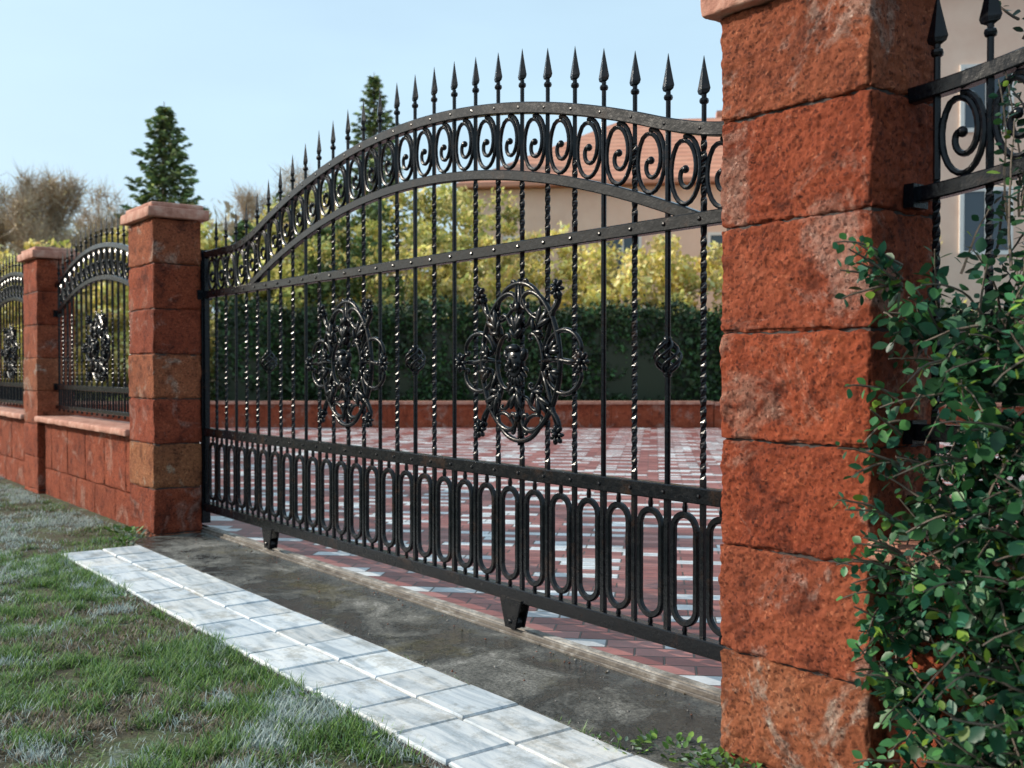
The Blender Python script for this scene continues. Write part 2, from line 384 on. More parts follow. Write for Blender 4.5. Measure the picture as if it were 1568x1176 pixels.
def twist_bar(mb,x,y,z0,z1,h,turn=0.15,tz=None):
    n=max(2,int((z1-z0)/0.0125)); vs=[];fs=[]
    for i in range(n+1):
        z=z0+(z1-z0)*i/n; a=math.pi/4
        for (p,q) in (tz or []):
            a+=2*math.pi*(min(max(z,p),q)-p)/turn
        for k in range(4):
            b=a+k*math.pi/2; vs.append((x+h*1.414*math.cos(b),y+h*1.414*math.sin(b),z))
    for i in range(n):
        for k in range(4): fs.append((i*4+k,i*4+(k+1)%4,i*4+4+(k+1)%4,i*4+4+k))
    mb.add(vs,fs)
def plain_bar(mb,x,y,z0,z1,h): mb.box(x-h,x+h,y-h,y+h,z0,z1)
def basket(mb,x,y,z,r=0.045,h=0.062):
    for k in range(6):
        pts=[]
        for i in range(15):
            s=i/14; a=2*math.pi*k/6+s*math.pi*1.1; rr=r*math.sin(math.pi*s)**0.9+.005
            pts.append((x+rr*math.cos(a),y+rr*math.sin(a),z-h+2*h*s))
        mb.tube(pts,0.0062,5)
    for s in(-1,1): mb.lathe(x,y,[(0.009,z+s*h-.013),(0.016,z+s*h-.008),(0.016,z+s*h+.008),(0.009,z+s*h+.013)],8)
def six(mb,cx,cz,rx,rz,y,r=0.0085):
    n=44; pts=[]
    for i in range(n+1):
        s=i/n; a=R(95)-2*math.pi*2.0*s
        t=max(0,(s-.46)/.54); k=1-.80*t**.85
        kz=rz*(1-.25*t)
        pts.append((cx+rx*k*math.cos(a),cz+kz*k*math.sin(a)-rz*.12*t))
    mb.sweep(pts,y,circ(r,7),scale=[1.05]*(n+1))
    mb.ell((pts[-1][0],y,pts[-1][1]),r*1.8,r*1.6,r*1.8,0,7,5)
def scroll(p0,p1,A=2.2,B=95,kind='C',flip=1,n=60,p=6):
    x=z=0;h=0;pts=[]
    for i in range(n+1):
        pts.append((x,z))
        for j in range(4):
            s2=(i+(j+.5)/4)/n; q=2*s2-1; k=A+B*abs(q)**p
            if kind=='S': k=k if q>0 else -k
            h+=flip*k/(n*4); x+=math.cos(h)/(n*4); z+=math.sin(h)/(n*4)
    ax,az=pts[0];bx,bz=pts[-1]; a=complex(bx-ax,bz-az); b=complex(p1[0]-p0[0],p1[1]-p0[1]); m=b/a
    out=[]
    for (u,v) in pts:
        w=complex(u-ax,v-az)*m; out.append((p0[0]+w.real,p0[1]+w.imag))
    return out
def rosette(mb,x,y,z,r):
    for k in range(7):
        a=2*math.pi*k/7; mb.ell((x+r*.62*math.cos(a),y-.004,z+r*.62*math.sin(a)),r*.24,r*.32,r*.44,math.pi/2-a,6,5)
    mb.ell((x,y-.012,z),r*.33,r*.4,r*.33)
def acanthus(mb,x,y,z,l,w,a):
    d=(math.cos(a),math.sin(a))
    for k,(o,s,t) in enumerate(((0,1,0),(.28,.72,.5),(.28,.72,-.5),(.05,.5,.85),(.05,.5,-.85))):
        aa=a+t; cx=x+d[0]*l*o+math.cos(aa)*l*s*.45; cz=z+d[1]*l*o+math.sin(aa)*l*s*.45
        mb.ell((cx,y-.003*k,cz),w*.3*s+.003,.011,l*s*.5,math.pi/2-aa,6,6)
def medallion(mb,cx,cz,y,s=1.0):
    def put(pts,r=0.0085): mb.sweep([(cx+u*s,cz+v*s) for u,v in pts],y,circ(r,7),scale=[1.0+.35*math.sin(math.pi*i/(len(pts)-1)) for i in range(len(pts))])
    for sx in(1,-1):
        M=lambda P:[(sx*u,v) for u,v in P]
        put(M(scroll((.055,.255),(.055,-.255),3.0,80,'C',-1)),.010)
        put(M(scroll((.085,.10),(.085,-.10),2.6,70,'C',-1)),.008)
        put(M(scroll((.05,.335),(.17,.21),2.6,60,'C',1)),.007)
        for sz in(1,-1):
            Q=lambda P:[(sx*u,sz*v) for u,v in P]
            put(Q(scroll((.145,.115),(.255,.275),2.2,75,'S',1)),.009)
            put(Q(scroll((.215,.05),(.385,.05),3.0,60,'C',-1)),.008)
            put(Q(scroll((.03,.165),(.12,.195),3.0,60,'S',-1)),.007)
            put(Q([(.265,.285),(.235,.22),(.19,.10),(.155,.03)]),.009)
            rosette(mb,cx+sx*.272*s,y-.012,cz+sz*.300*s,.042)
            acanthus(mb,cx+sx*.12*s,y-.012,cz+sz*.12*s,.13,.06,math.atan2(sz*1.0,sx*.85))
            acanthus(mb,cx+sx*.20*s,y-.010,cz+sz*.03*s,.09,.05,math.atan2(sz*.55,sx*1))
        rosette(mb,cx+sx*.425*s,y-.012,cz,.044)
        put(M([(.14,0),(.24,.012),(.33,0),(.39,0)]),.009)
        put(M(scroll((.05,-.30),(.15,-.25),2.6,60,'C',-1)),.007)
    put([(0,.36),(0.004,.25),(0,.1)],.009); put([(0,-.1),(0.004,-.25),(0,-.36)],.009)
    for sz in(1,-1):
        put([(.16*math.sin(a),sz*(.215+.125*math.cos(a))) for a in [(-1.4+2.8*i/16) for i in range(17)]],.009)
        acanthus(mb,cx,y-.014,cz+sz*.10*s,.12,.07,math.pi/2*sz)
        mb.ell((cx,y-.01,cz+sz*.235*s),.017,.017,.026)
    mb.ell((cx,y-.02,cz),.055,.035,.072,0,12,10); mb.ell((cx,y-.052,cz-.004),.011,.014,.021)
    for sx in(1,-1):
        mb.ell((cx+sx*.024,y-.045,cz+.022),.014,.012,.008,0); mb.ell((cx+sx*.03,y-.04,cz-.018),.016,.015,.016)
        mb.ell((cx+sx*.058,y-.02,cz+.03),.018,.02,.03,sx*.4)
    mb.ell((cx,y-.045,cz-.036),.022,.012,.008); mb.ell((cx,y-.035,cz+.058),.05,.025,.02)
    for k in range(9):
        a=R(200+17.5*k); mb.ell((cx+.062*math.cos(a),y-.018,cz+.08*math.sin(a)),.011,.014,.028,math.pi/2-a,6,5)

gate=empty('wrought_iron_gate')
GX0,GX1,GC=-7.25,-1.80,-4.52
def ztop(x): return smax(2.312-0.097*(x-GC)**2,1.912,0.10)
def zlow(x): return 2.022-0.100*(x-GC)**2
fr=MB()
xs=[GX0+(GX1-GX0)*i/110 for i in range(111)]
fr.sweep([(x,ztop(x)) for x in xs],0,rect(.048,.044))
hw=math.sqrt((2.022-1.628)/.1)
fr.sweep([(GC-hw+2*hw*i/90,zlow(GC-hw+2*hw*i/90)) for i in range(91)],0,rect(.044,.036))
for (za,zb,d) in ((1.603,1.653,.046),(.622,.68,.046),(.088,.146,.05)):
    fr.sweep([(GX0-.02,(za+zb)/2),(GX1,(za+zb)/2)],0,rect(zb-za,d))
for x in (GX0,GX1): fr.sweep([(x,.147),(x,1.602)],0,rect(.03,.03)); fr.sweep([(x,1.654),(x,1.89)],0,rect(.03,.03))
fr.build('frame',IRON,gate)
bx=[-2.531-0.1742*i for i in range(-4,27)]
bars=MB(); sp=MB(); sc=MB(); lo=MB(); kn=MB()
for i,x in zip(range(-4,27),bx):
    y=0; zt=ztop(x)
    if (i-1)%10==0 :
        bars.lathe(x,0,[(0.011,.68),(0.011,zt)],8); plain_bar(bars,x,0,.147,.63,.010); basket(kn,x,0,1.145)
    elif i in(3,9,13,18,24):
        bars.lathe(x,0,[(0.0105,.68),(0.0105,zt)],8); plain_bar(bars,x,0,.147,.63,.010)
    else:
        twist_bar(bars,x,0,.147,zt-.01,.0085,0.16,[(.71,1.58),(1.68,1.95)])
    spear(sp,x,0,zt+.02)
    for z in (.651,1.628): bars.ell((x,-.024,z),.009,.006,.009,0,7,4)
    bars.ell((x,-.021,zt),.008,.005,.008,0,7,4)
xx=[x-0.0871 for x in bx[:-1]]+[bx[-1]-.075]
for x in xx:
    zb=max(zlow(x),1.628)+.024; zt=ztop(x)-.024
    six(sc,x,(zb+zt)/2,.071,(zt-zb)/2-.008,0)
    w=.056; za,zc=.182,.575; pts=[]
    for k in range(13): a=math.pi*k/12; pts.append((x+w*math.cos(a),zc-w+w*math.sin(a)*1.0))
    for k in range(13): a=math.pi+math.pi*k/12; pts.append((x+w*math.cos(a),za+w+w*math.sin(a)))
    full=pts[:13]+[(x-w,zc-w-(zc-za-2*w)*k/10) for k in range(1,10)]+pts[13:]+[(x+w,za+w+(zc-za-2*w)*k/10) for k in range(1,10)]
    full=[(a+random.uniform(-.0008,.0008),b) for a,b in full]
    lo.sweep(full,0,rect(.025,.020,.005),closed=True)
    lo.lathe(x,0,[(0.007,.145),(.011,.155),(.007,.176)],7); lo.lathe(x,0,[(0.007,.576),(.011,.6),(.007,.624)],7)
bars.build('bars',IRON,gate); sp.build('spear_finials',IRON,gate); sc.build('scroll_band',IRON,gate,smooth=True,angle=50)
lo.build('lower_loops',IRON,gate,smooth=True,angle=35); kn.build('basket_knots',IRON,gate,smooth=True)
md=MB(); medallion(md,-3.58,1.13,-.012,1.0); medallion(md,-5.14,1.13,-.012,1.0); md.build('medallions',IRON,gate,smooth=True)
rb=MB()
for x in(-3.62,-6.16):
    for y0,y1 in((-.034,-.026),(.014,.022)):
        vs=[(x-.075,y,.10) for y in(y0,y1)]+[(x+.075,y,.10) for y in(y0,y1)]+[(x+.035,y,-.028) for y in(y0,y1)]+[(x-.035,y,-.028) for y in(y0,y1)]
        rb.add(vs,[(0,2,4,6),(1,7,5,3),(0,1,3,2),(2,3,5,4),(4,5,7,6),(6,7,1,0)])
    w=[(.034*math.cos(a),.034*math.sin(a)) for a in [2*math.pi*k/20 for k in range(20)]]
    vs=[(x+u,y,-.002+v) for y in(-.022,.012) for u,v in w]
    rb.add(vs,[tuple(range(20)),tuple(range(39,19,-1))]+[(k,20+k,20+(k+1)%20,(k+1)%20) for k in range(20)])
    rb.ell((x,-.036,.0),.012,.006,.012)
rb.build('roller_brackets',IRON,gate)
gb=MB()
gb.box(-7.34,-7.262,-.06,.05,1.594,1.662)
gb.box(-7.3,-7.265,-.028,.03,.0,1.95) 
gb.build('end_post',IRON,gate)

def fence_panel(x0,x1,arch,y=-.19,ring=True,sp_=0.155,rail=True,base=1.90):
    root=empty('iron_fence_panel'); c=(x0+x1)/2; hw=(x1-x0)/2
    zt=lambda x:smax(base+arch-(arch+.03)*((x-c)/hw)**2,base-.0,0.05) if arch else base
    fr=MB(); xs=[x0+(x1-x0)*i/60 for i in range(61)]
    fr.sweep([(x,zt(x)) for x in xs],y,rect(.042,.038)); fr.sweep([(x,zt(x)-.27) for x in xs],y,rect(.042,.034))
    fr.sweep([(x0-.02,.93),(x1+.02,.93)],y,rect(.045,.042)); fr.sweep([(x0,.74),(x1,.74)],y,rect(.035,.035))
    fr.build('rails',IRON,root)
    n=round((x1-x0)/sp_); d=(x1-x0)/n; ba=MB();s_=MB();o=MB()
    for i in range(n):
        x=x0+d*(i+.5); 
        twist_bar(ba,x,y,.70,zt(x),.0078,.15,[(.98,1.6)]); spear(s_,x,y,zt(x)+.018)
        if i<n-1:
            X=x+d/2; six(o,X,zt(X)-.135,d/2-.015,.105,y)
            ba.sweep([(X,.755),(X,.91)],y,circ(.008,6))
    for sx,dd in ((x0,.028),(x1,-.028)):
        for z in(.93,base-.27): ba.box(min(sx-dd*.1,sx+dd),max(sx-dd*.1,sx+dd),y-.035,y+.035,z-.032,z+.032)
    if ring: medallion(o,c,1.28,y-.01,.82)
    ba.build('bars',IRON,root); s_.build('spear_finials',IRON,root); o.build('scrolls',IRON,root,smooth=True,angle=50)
fence_panel(-10.6,-7.82,.24); fence_panel(-13.95,-11.15,.24); fence_panel(-17.3,-14.5,.24)
fence_panel(-1.607,1.6,.16,ring=False,base=1.835,sp_=.146)

# ------------------------------------------------------------------ back garden wall
def segwall(mb,d0,l0,d1,l1,z0,z1,th,n,seed):
    a=np.array(loc(d0,l0)); b=np.array(loc(d1,l1)); dv=b-a; Ln=np.linalg.norm(dv); dv/=Ln; nv=np.array([-dv[1],dv[0]])
    for k in range(n):
        p=a+dv*Ln*k/n; q=a+dv*Ln*((k+1)/n)-dv*0.006; t=random.uniform(.9,1.08)
        P=[p,q,q+nv*th,p+nv*th]
        mb.add([(u[0],u[1],z) for z in(z0,z1) for u in P],[(0,1,5,4),(1,2,6,5),(2,3,7,6),(3,0,4,7),(4,5,6,7)],(t,t*.97,t*.95))
gw=MB(); segwall(gw,20.7,-13,20.7,4.0,-.2,.40,.3,42,1); segwall(gw,20.7,4.012,19.6,13,-.2,.38,.3,22,1)
w_root=empty('garden_wall'); gw.build('blocks',STONE,w_root)
gc=MB(); segwall(gc,20.64,-13,20.64,4.0,.402,.46,.42,16,1); segwall(gc,20.64,4.012,19.54,13,.382,.44,.42,9,1); gc.build('coping',CAP,w_root)

# ------------------------------------------------------------------ vegetation
DI=[(0,-.5,0),(.5,-.05,.06),(0,.6,0),(-.5,-.05,.06)]; DF=[(0,1,2),(0,2,3)]
def randdirs(n,zb=0.0):
    v=rng.normal(size=(n,3)); v[:,2]+=zb; return v/np.linalg.norm(v,axis=1,keepdims=True)
def leafset(name,pos,size,cols,mat,parent=None,zb=0.3,wid=.6):
    n=len(pos); s=size*(0.6+0.8*rng.random(n)); scl=np.stack([s*wid,s,s],1)
    return scatter(name,DI,DF,pos,rot_from(randdirs(n,zb),rng.random(n)*6.28),scl,cols,mat,parent)
def pick(cols,n,jit=.25):
    c=np.array(cols)[rng.integers(0,len(cols),n)]; return np.clip(c*(1-jit+2*jit*rng.random((n,1))),0,1)
def hedge(d,l0,l1,h,th,n,cols,size,name='hedge'):
    root=empty(name); core=MB()
    a=loc(d+.12,l0+.1); b=loc(d+.12,l1-.1); c_=loc(d+th-.1,l1-.1); e=loc(d+th-.1,l0+.1)
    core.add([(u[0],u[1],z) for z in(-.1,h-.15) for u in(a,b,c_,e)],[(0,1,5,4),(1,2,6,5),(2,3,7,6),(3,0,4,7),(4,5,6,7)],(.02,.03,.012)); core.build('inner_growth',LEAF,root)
    m=int(n*.72); l=l0+(l1-l0)*rng.random(n); z=h*rng.random(n)**.9; dd=np.abs(rng.normal(size=n))*.09
    bumps=(vnoise(l*1.3,z*1.3,3)-.5)*.35+(vnoise(l*4,z*4,4)-.5)*.16
    D=d+dd+bumps; top=np.arange(n)>=m; D[top]=d+th*rng.random(top.sum()); z[top]=h-.02+(vnoise(l[top]*2,D[top]*2,5)-.5)*.45+rng.normal(size=top.sum())*.09
    pos=np.stack([CAM.x+D*F[0]+l*RT[0],CAM.y+D*F[1]+l*RT[1],z],1)
    c=pick(cols,n,.35)*(0.5+1.0*vnoise(l*3,z*3,9))[:,None]
    leafset('leaves',pos,size,c,LEAF,root)
hedge(21.6,-6.2,12,2.30,1.3,42000,[(.02,.055,.015),(.03,.08,.02),(.045,.08,.03),(.012,.03,.012)],.10)

def clumpleaves(centers,rad,n):
    k=rng.integers(0,len(centers),n); r=rad[k][:,None]*rng.random((n,1))**.45
    return centers[k]+randdirs(n)*r*np.array([1,1,.75]), k
def branchy(mb,base,h,levels,spread,r0,nb,tips,dirv=Vector((0,0,1)),n=5,lv=0):
    p=Vector(base); d=Vector(dirv).normalized(); pts=[p.copy()];rad=[r0]
    segs=5 if lv<3 else 3
    for i in range(segs):
        d=(d+Vector((random.uniform(-1,1),random.uniform(-1,1),random.uniform(-.2,.6)))*.13).normalized()
        p=p+d*(h/segs); pts.append(p.copy()); rad.append(r0*(1-.55*(i+1)/segs))
    mb.tube(pts,rad,n if lv<2 else 3)
    if lv>=levels: tips.append(p.copy()); tips.append(pts[-2]); return
    for k in range(nb):
        t=random.uniform(.35,1.0); q=pts[min(segs,int(t*segs)+0)]; a=random.random()*6.28; sp=random.uniform(.45,1)*spread
        nd=(d*math.cos(sp)+Vector((math.cos(a),math.sin(a),random.uniform(-.1,.5)))*math.sin(sp)).normalized()
        branchy(mb,q,h*random.uniform(.5,.68),levels,spread,r0*.5*(1-.3*t)+.004,nb,tips,nd,n,lv+1)
def broadleaf(d,l,h,w,n,cols,size=.13,name='garden_tree',low=.15,gap=.5):
    root=empty(name); x,y=loc(d,l); mb=MB(); tips=[]
    branchy(mb,(x,y,-.1),h*.42,2,.9,.05+h*.014,4,tips); mb.build('trunk_and_limbs',BARK,root)
    nc=int(46*gap*2); c=[]
    while len(c)<nc:
        v=rng.uniform(-1,1,3)
        if np.linalg.norm(v)<1 and np.linalg.norm(v)>.35: c.append(v)
    c=np.array(c); z=(c[:,2]*.5+.5); cen=np.stack([x+c[:,0]*w,y+c[:,1]*w,h*(low+(1-low)*z)],1)
    rad=rng.uniform(.25,.6,nc)*w*.42+.1
    pos,k=clumpleaves(cen,rad,n)
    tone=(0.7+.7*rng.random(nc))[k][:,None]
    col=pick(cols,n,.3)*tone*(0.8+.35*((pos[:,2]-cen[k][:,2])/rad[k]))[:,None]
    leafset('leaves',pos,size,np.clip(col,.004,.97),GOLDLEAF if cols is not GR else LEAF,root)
GOLD=[(.95,.74,.24),(.97,.84,.36),(.80,.66,.18),(.52,.50,.13),(.95,.70,.34)]
GG=[(.62,.60,.17),(.80,.70,.24),(.32,.36,.09),(.88,.72,.28)]
GR=[(.12,.18,.05),(.19,.26,.07),(.26,.31,.10),(.08,.12,.04)]
spec=[(25,-7.6,4.4,1.7,GG),(24.5,-5.6,4.8,1.6,GG),(26,-4.4,5.8,1.8,GR),(27,-2.4,6.3,1.8,GG),(25,-1.0,4.6,1.5,GOLD),(26.5,.8,4.9,1.9,GOLD),
      (25,2.9,4.5,1.6,GOLD),(26,5.0,4.7,1.7,GOLD),(25,7.0,4.4,1.6,GOLD),(26,9.3,4.6,1.9,GOLD),(29,-5.5,6.6,2.0,GOLD),(31,-1.5,6.8,2.0,GG),(28,3.2,5.0,2.0,GOLD)]
for d,l,h,w,cs in spec: broadleaf(d,l,h,w,5500,cs,.14)
for d,l,h,w,cs in [(24,-11.2,4.0,1.9,GOLD),(26,-13.4,4.2,2.0,GG),(22,-9.6,3.4,1.4,GOLD),(30,-15.5,4.4,2.2,GOLD),(22.6,-8.3,3.6,1.1,GOLD),(27,-9.4,4.9,1.6,GOLD),(22.0,-8.9,2.6,1.1,GOLD),(22.4,-10.6,2.6,1.3,GOLD),(23,-12.6,3.0,1.6,GOLD),(24,-9.4,4.2,1.5,GG)]:
    broadleaf(d,l,h,w,4800,cs,.14,low=.03)
def spruce(d,l,h,rb):
    root=empty('spruce_tree'); x,y=loc(d,l); mb=MB(); mb.lathe(x,y,[(h*.018,-.1),(h*.012,h*.5),(.01,h)],7)
    P=[];D=[];C=[]
    z=h*.06
    while z<h*.985:
        f=1-z/h; rr=rb*(f**.8)*(1 if f>.03 else .6)+.06; nbv=6 if f>.15 else 4
        ph=random.random()*6.28
        for k in range(nbv):
            a=ph+2*math.pi*k/nbv+random.uniform(-.3,.3); Ln=rr*random.uniform(.5,1.25); up=.30*(1-f)-.28*f
            mb.tube([(x,y,z),(x+math.cos(a)*Ln*.9,y+math.sin(a)*Ln*.9,z+Ln*up)],[.02*f+.008,.004],3)
            m=int(10+40*Ln)
            tn=random.uniform(.6,1.5)
            for j in range(m):
                s=random.random()**.6; w=.22*Ln*(1-s)+.05
                o=random.uniform(-w,w); zz=z+Ln*s*(up+.1*s)-abs(o)*.25+random.uniform(-.07,.02)
                P.append((x+math.cos(a)*Ln*s-math.sin(a)*o,y+math.sin(a)*Ln*s+math.cos(a)*o,zz))
                da=a+(.9 if o>0 else -.9)*random.random(); D.append((math.cos(da),math.sin(da),random.uniform(-.6,.25)))
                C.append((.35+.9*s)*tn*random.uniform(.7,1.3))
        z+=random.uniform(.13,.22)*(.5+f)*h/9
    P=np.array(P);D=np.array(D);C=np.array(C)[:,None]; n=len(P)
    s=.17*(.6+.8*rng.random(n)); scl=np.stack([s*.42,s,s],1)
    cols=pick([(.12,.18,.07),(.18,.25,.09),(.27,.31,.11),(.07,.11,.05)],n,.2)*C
    mb.build('trunk',BARK,root)
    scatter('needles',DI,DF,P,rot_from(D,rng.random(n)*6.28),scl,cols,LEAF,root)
spruce(30,-9.95,8.75,2.4); spruce(35,-4.6,11.0,2.4); spruce(27,-6.9,5.0,1.5)
BARK2=m_simple('pale_bark',[(0.3,(0.26,0.19,0.13)),(0.7,(0.48,0.37,0.28))],8)
def bare(d,l,h,cols,nleaf,levels=4):
    root=empty('bare_tree'); x,y=loc(d,l); mb=MB();tips=[]
    branchy(mb,(x,y,-.1),h*.42,levels,.74,h*.012,4,tips,n=5)
    mz=max(t.z for t in tips); k_=h/mz
    mb.v=[(a,b,c*k_) for a,b,c in mb.v]; mb.build('branches',BARK2,root)
    T_=np.array([(t.x,t.y,t.z*k_) for t in tips]); 
    m=4200; k=rng.integers(0,len(T_),m); dr=randdirs(m,.8)
    pos=T_[k]+rng.normal(size=(m,3))*.06
    scatter('twigs',[(-.5,0,0),(.5,0,0),(0,1,0)],[(0,1,2)],pos,rot_from(dr,rng.random(m)*6.28),np.stack([np.full(m,.022),rng.uniform(.3,.75,m),np.ones(m)],1),pick([(.40,.29,.19),(.50,.39,.27)],m,.2),LEAF,root)
    if nleaf:
        k=rng.integers(0,len(T_),nleaf); pos=T_[k]+rng.normal(size=(nleaf,3))*.22
        leafset('last_leaves',pos,.08,pick(cols,nleaf,.3),GOLDLEAF,root)
for d,l,h,nl in [(30,-14.9,7.3,500),(31,-13.2,6.6,500),(33,-16.6,8.0,600),(35,-12.9,7.2,500),(36,-9.0,7.8,200),(38,-7.4,8.8,200),(32,-11.6,5.9,500),(29,-12.3,5.8,600),(28,-14.0,6.0,600),(29,-10.9,5.0,600),(34,-14.6,7.2,400)]:
    bare(d,l,h,[(.70,.54,.28),(.76,.56,.30),(.6,.5,.24)],nl)
n=60000; ll=rng.uniform(-70,75,n); dd=rng.uniform(44,56,n); H=4.6+3.2*vnoise(ll*.22,dd*.0+1,2)+1.8*vnoise(ll*.9,dd*.3,5)
zz=H*rng.random(n)**.8; cl=vnoise(ll*.8,zz*.8+dd*.2,8)
pos=np.stack([CAM.x+dd*F[0]+ll*RT[0],CAM.y+dd*F[1]+ll*RT[1],zz],1)
cc=pick([(.62,.50,.32),(.52,.46,.28),(.68,.54,.36),(.40,.38,.24)],n,.25)*(.6+.7*cl)[:,None]
leafset('distant_trees',pos,.5,cc,LEAF)

# ------------------------------------------------------------------ house
WALL=m_simple('peach_render',[(0.3,(0.74,0.50,0.38)),(0.7,(0.82,0.60,0.47))],1.5,0.85,30,.2)
WHITE=m_simple('white_trim',[(0.3,(0.68,0.66,0.62)),(0.7,(0.8,0.78,0.74))],3)
def m_roof():
    m,nt,b=newmat('clay_roof_tiles'); tc=N(nt,'ShaderNodeTexCoord'); co=tc.outputs['Object']
    w=N(nt,'ShaderNodeTexWave',wave_type='BANDS',bands_direction='Z'); w.inputs['Scale'].default_value=1.6; w.inputs['Distortion'].default_value=.3; L(nt,co,w.inputs[0])
    c=ramp(nt,noise_n(nt,co,2.5,5,.6).outputs[0],[(.3,(.52,.22,.14)),(.7,(.64,.32,.21))]).outputs[0]
    c=mix(nt,.3,c,w.outputs[0],'MULTIPLY'); L(nt,c,b.inputs['Base Color']); b.inputs['Roughness'].default_value=.8; bump(nt,w.outputs[0],.5,.03,b); return m
ROOF=m_roof()
m,nt,b=newmat('window_glass'); b.inputs['Base Color'].default_value=(.05,.07,.09,1); b.inputs['Roughness'].default_value=.08; GLASS=m
def house(d,l,W,D,eave,ridge,wins,floors):
    root=empty('rendered_house'); x,y=loc(d,l); ang=math.atan2(RT[1],RT[0])+R(-8)
    root.location=(x,y,0); root.rotation_euler=(0,0,ang)
    mb=MB(); mb.box(0,W,0,D,-.1,eave); mb.build('walls',WALL,root)
    r=MB(); o=.45; e=eave+.01; ins=D/2+o-.3
    v=[(-o,-o,e),(W+o,-o,e),(W+o,D+o,e),(-o,D+o,e),(ins,D/2,ridge),(W-ins,D/2,ridge),(-o,-o,e-.14),(W+o,-o,e-.14),(W+o,D+o,e-.14),(-o,D+o,e-.14)]
    v=[(a,b_,c_+.15) for a,b_,c_ in v]
    r.add(v,[(0,1,5,4),(1,2,5),(2,3,4,5),(3,0,4),(6,7,1,0),(7,8,2,1),(8,9,3,2),(9,6,0,3),(9,8,7,6)]); r.build('roof',ROOF,root)
    gl=MB(); tr=MB(); nx=wins
    for f in range(floors):
        z=1.0+f*2.9
        if z+1.5>eave: break
        for k in range(nx):
            cx=W*(k+.5)/nx
            gl.box(cx-.5,cx+.5,-.012,.05,z,z+1.4)
            for (a0,a1,b0,b1) in ((-.6,-.5,z-.1,z+1.5),(.5,.6,z-.1,z+1.5),(-.499,.499,z+1.401,z+1.5),(-.499,.499,z-.1,z-.001),(-.03,.03,z+.001,z+1.399)): tr.box(cx+a0,cx+a1,-.05,.04,b0,b1)
        for k in range(2):
            cy=D*(k+.5)/2
            gl.box(-.012,.05,cy-.5,cy+.5,z,z+1.4)
            for (a0,a1,b0,b1) in ((-.6,-.5,z-.1,z+1.5),(.5,.6,z-.1,z+1.5),(-.499,.499,z+1.401,z+1.5),(-.499,.499,z-.1,z-.001),(-.03,.03,z+.001,z+1.399)): tr.box(-.05,.04,cy+a0,cy+a1,b0,b1)
    gl.build('windows',GLASS,root); tr.build('window_frames',WHITE,root)
    dr=MB(); dr.box(W*.5-.5,W*.5+.5,-.03,.05,-.05,2.05); dr.build('door',BARK,root)
    ch=MB(); ch.box(W*.62,W*.62+.7,D/2+.4,D/2+1.0,eave,ridge+.5); ch.build('chimney',ROOF,root)
house(34,-1.3,13,9,6.9,9.9,4,2)
house(25,9.6,13,9,10.3,13.5,4,3)

# ------------------------------------------------------------------ lawn
BT=np.array([(-.5,0,0),(.5,0,0),(-.38,.12,.5),(.38,.12,.5),(0,.42,1.0)]); BF=[(0,1,3,2),(2,3,4)]
def grasspatch(n,xr,yr,size,wid=.0035,excl=None,frost=0.0,frontier=False):
    x=rng.uniform(*xr,n); y=rng.uniform(*yr,n)
    if excl is not None:
        k=excl(x,y); x=x[k];y=y[k]; n=len(x)
    den=vnoise(x*3.3,y*3.3,1)*.5+vnoise(x*10,y*10,2)*.5
    if not frontier:
        k=rng.random(n)<np.clip((den-.27)*3.0,.05,1); x=x[k];y=y[k];den=den[k];n=len(x)
    fr=vnoise(x*1.3+5,y*1.3,6)*.38+vnoise(x*5,y*5,7)*.34+vnoise(x*15,y*15,17)*.28+frost
    br=vnoise(x*1.7+9,y*1.7,12)*.5+vnoise(x*8,y*8,13)*.5
    base=pick([(.10,.21,.03),(.15,.30,.04),(.21,.36,.055),(.06,.13,.025)],n,.2)
    fro=pick([(.56,.64,.65),(.44,.52,.52),(.74,.80,.82)],n,.15); brn=pick([(.28,.21,.14),(.38,.30,.20),(.16,.12,.08)],n,.2)
    r=rng.random(n)
    isf=r<np.clip((fr-.485)*7,0.04,.92); isb=(~isf)&(rng.random(n)<np.clip((br-.47)*6,.05,.88))
    col=base; col[isf]=base[isf]*.2+fro[isf]*.8; col[isb]=brn[isb]
    s=size*(.5+.9*rng.random(n))*(.45+1.0*den); s[isf]*=.8; s[isb]*=.6
    yaw=rng.random(n)*6.28; lean=rng.random(n)*1.0
    c,s_=np.cos(yaw),np.sin(yaw); cl,sl=np.cos(lean),np.sin(lean)
    Rz=np.zeros((n,3,3)); Rz[:,0,0]=c;Rz[:,0,1]=-s_;Rz[:,1,0]=s_;Rz[:,1,1]=c;Rz[:,2,2]=1
    Rx=np.zeros((n,3,3)); Rx[:,0,0]=1;Rx[:,1,1]=cl;Rx[:,1,2]=sl;Rx[:,2,1]=-sl;Rx[:,2,2]=cl
    rot=Rz@Rx; scl=np.stack([np.full(n,wid)*(.7+.6*rng.random(n)),s,s],1)
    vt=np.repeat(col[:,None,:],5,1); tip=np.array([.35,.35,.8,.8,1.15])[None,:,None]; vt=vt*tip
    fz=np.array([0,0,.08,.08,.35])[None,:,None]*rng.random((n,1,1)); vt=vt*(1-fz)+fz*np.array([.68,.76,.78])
    pos=np.stack([x,y,np.full(n,-.086)],1)
    return pos,rot,scl,vt
sets=[]
sets.append(grasspatch(175000,(-7.4,-2.0),(-2.35,-1.07),.044,.0042,excl=lambda x,y:(y<-1.082+.016*np.sin(x*17)+.012*np.sin(x*41))))
sets.append(grasspatch(20000,(-7.4,1.5),(-3.4,-2.35),.05,.006))
sets.append(grasspatch(90000,(-12,-6.9),(-2.6,-.42),.042,.005,excl=lambda x,y:((x<-6.92)|(y<-1.085))&~((x>-7.27)&(y>-.6)),frost=.10))
sets.append(grasspatch(40000,(-19,-12),(-3.5,-.32),.05,.007,frost=.15))
